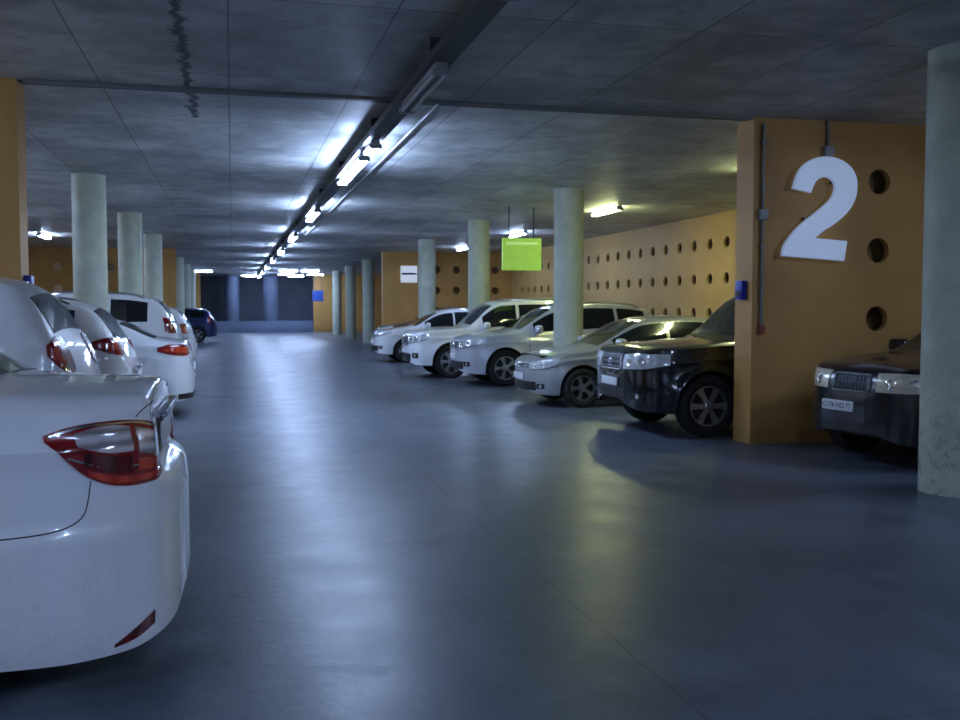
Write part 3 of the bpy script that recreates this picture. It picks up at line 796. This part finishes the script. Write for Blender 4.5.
# ---- left row
SP=setup('sedan',4.9,1.84,1.60,2.78,.98,.34,Rr=.72,nr=2.8)
L=SP['L']
SP['wz']=[(0.1,.925),(.22,.960),(.36,.978),(.50,.992),(.585,1.0),(.605,.976),(.70,.972),(.80,.970),(.87,.985),(.90,.952),(1.0,.932),(1.2,.90),(1.6,.8)]
SP['top']=[p for p in SP['top'] if p[0]<3.5]+[(3.70,1.53),(L-.76,1.295),(L-.62,1.280),(L-.34,1.268),(L-.22,1.264),(L-.16,1.258),(L-.130,1.245),(L-.118,1.20),(L-.1125,1.13),(L-.107,1.03),(L-.100,.945),(L-.085,.92),(L-.05,.90),(L-.015,.875),(L,.82)]
SP['rw']=(3.72,L-.78); SP['sw'][2]=(SP['sw'][2][0],3.80)
SP['belt']=[(0,.88),(1.2,1.0),(2.6,1.07),(4.1,1.18),(4.9,1.19)]
SP['bot']=[(0,.36),(.03,.27),(.12,.22),(.4,.17),(L-.5,.165),(L-.20,.17),(L-.10,.19),(L-.04,.22),(L,.32)]
build_car(SP,P_DUST,-.225,5.03,'rear','white sedan with wraparound red taillights, dusty bumper',hi=True,front=F_sedan,
  rear=dict(tail=([60,56,51,46,41,36,32,28],[1.07,.99,.91,.875,.865,.865,.875,.90],[1.095,1.12,1.135,1.14,1.135,1.12,1.09,1.04]),mat=M_RED,
    inner=[([54,50,46,42],[1.04,1.02,1.01,1.01],[1.095,1.115,1.12,1.11],M_CLEAR),([40.5,36,31],[1.0,.985,.975],[1.105,1.085,1.04],M_CLEAR),([53,47,42],[.975,.93,.92],[1.025,1.0,.995],M_REDD),([52,46,39,31],[.925,.885,.88,.895],[.95,.915,.905,.91],M_REDO),([40.5,36,31],[.925,.92,.92],[.975,.97,.96],M_REDO),([59,51,42,33],[1.086,1.120,1.124,1.085],[1.093,1.131,1.131,1.097],M_CHROME),([56,49,42,33],[1.005,.955,.945,.94],[1.012,.962,.952,.947],M_CHROME)],
    reflector=([46.5,41,35.5],[.20,.215,.25],[.212,.262,.305]),recess=(22,.95,1.14),
    seams=[([51.5,52,53,55.6,60,66,72],[.905,.84,.775,.735,.715,.705,.70]),([41.2,41.0,40.6],[1.135,1.0,.865]),([40,38,36,33,28],[1.145,1.17,1.185,1.19,1.19])],plate=1.02))
SP=setup('cross',4.75,1.90,1.93,2.8,.92,.39,Rr=.48,nr=3.2)
SP['rw']=(SP['rw'][0]+.04,SP['rw'][1]-.04)
build_car(SP,P_WHITE,-1.04,8.55,'rear','white crossover with bulging red taillights beside orange wall',front=FS,
  rear=dict(tail=([50,46,42,38,34,30],[1.25,1.16,1.12,1.11,1.12,1.16],[1.33,1.37,1.39,1.39,1.38,1.34]),mat=M_RED,inner=[([48,41,33],[1.22,1.19,1.19],[1.31,1.33,1.32],M_REDO)],lower=(60,.3,.45),plate=.85))
SP=setup('cross',4.7,1.88,1.76,2.72,.92,.37,Rr=.52,nr=3)
build_car(SP,P_WHITE,-1.08,12.6,'rear','white crossover with slim red taillights and dark rear glass',front=FS,
  rear=dict(tail=([58,49,40,32],[1.15,1.09,1.06,1.08],[1.22,1.26,1.26,1.23]),mat=M_RED,inner=[([54,44,34],[1.15,1.13,1.13],[1.20,1.21,1.20],M_REDO)],lower=(60,.28,.42),plate=.8),rails=True)
SP=setup('sedan',4.75,1.82,1.50,2.75,.95,.33,Rr=.6,nr=2.8)
build_car(SP,P_WHITE,-.56,15.95,'rear','white sedan with slim red taillights protruding into the aisle',front=F_sedan,
  rear=dict(tail=([60,50,40,30],[.96,.91,.89,.91],[1.02,1.06,1.06,1.03]),mat=M_RED,inner=[([56,46,34],[.97,.94,.94],[1.0,1.02,1.02],M_REDO)],lower=(45,.25,.33),plate=.72))
SP=setup('cross',4.8,1.9,1.90,2.79,.9,.385,flare=.02,Rr=.5,nr=3)
build_car(SP,P_WHITE,-.84,19.7,'rear','tall white off-road car with tinted glass behind the column',front=FS,
  rear=dict(tail=([54,44],[1.15,1.13],[1.42,1.42]),mat=M_RED,lower=(60,.35,.5),plate=.9),rails=True)
SP=setup('cross',4.6,1.85,1.7,2.7,.9,.36)
build_car(SP,P_WHITE,-.9,27,'rear','white crossover parked between distant columns',rear=dict(tail=([56,46],[.95,.95],[1.2,1.2]),mat=M_RED),front=FS)
SP=setup('cross',4.5,1.8,1.65,2.7,.9,.36)
build_car(SP,P_SILVER,-1.2,34,'rear','grey crossover parked between distant columns',rear=dict(tail=([56,46],[.95,.95],[1.2,1.2]),mat=M_RED),front=FS)
SP=setup('cross',4.5,1.8,1.62,2.7,.9,.36)
build_car(SP,P_BLUE,-.65,48.3,'rear','dark blue hatchback parked far down the aisle',rear=dict(tail=([56,46],[.95,.95],[1.2,1.2]),mat=M_RED),front=FS)

# ---------------------------------------------------------------- world, camera
w=bpy.data.worlds.new('World'); scene.world=w; w.use_nodes=True
w.node_tree.nodes['Background'].inputs[0].default_value=(.2,.3,.6,1); w.node_tree.nodes['Background'].inputs[1].default_value=.05
cam=bpy.data.cameras.new('Camera'); co=bpy.data.objects.new('Camera',cam); COL.objects.link(co)
cam.sensor_width=36; cam.lens=37.0; co.location=(0,0,1.6)
co.rotation_euler=(math.radians(90-3.02),0,math.radians(-14.1))
cam.dof.use_dof=True; cam.dof.focus_distance=5.5; cam.dof.aperture_fstop=5.0
cam.clip_end=200
scene.camera=co
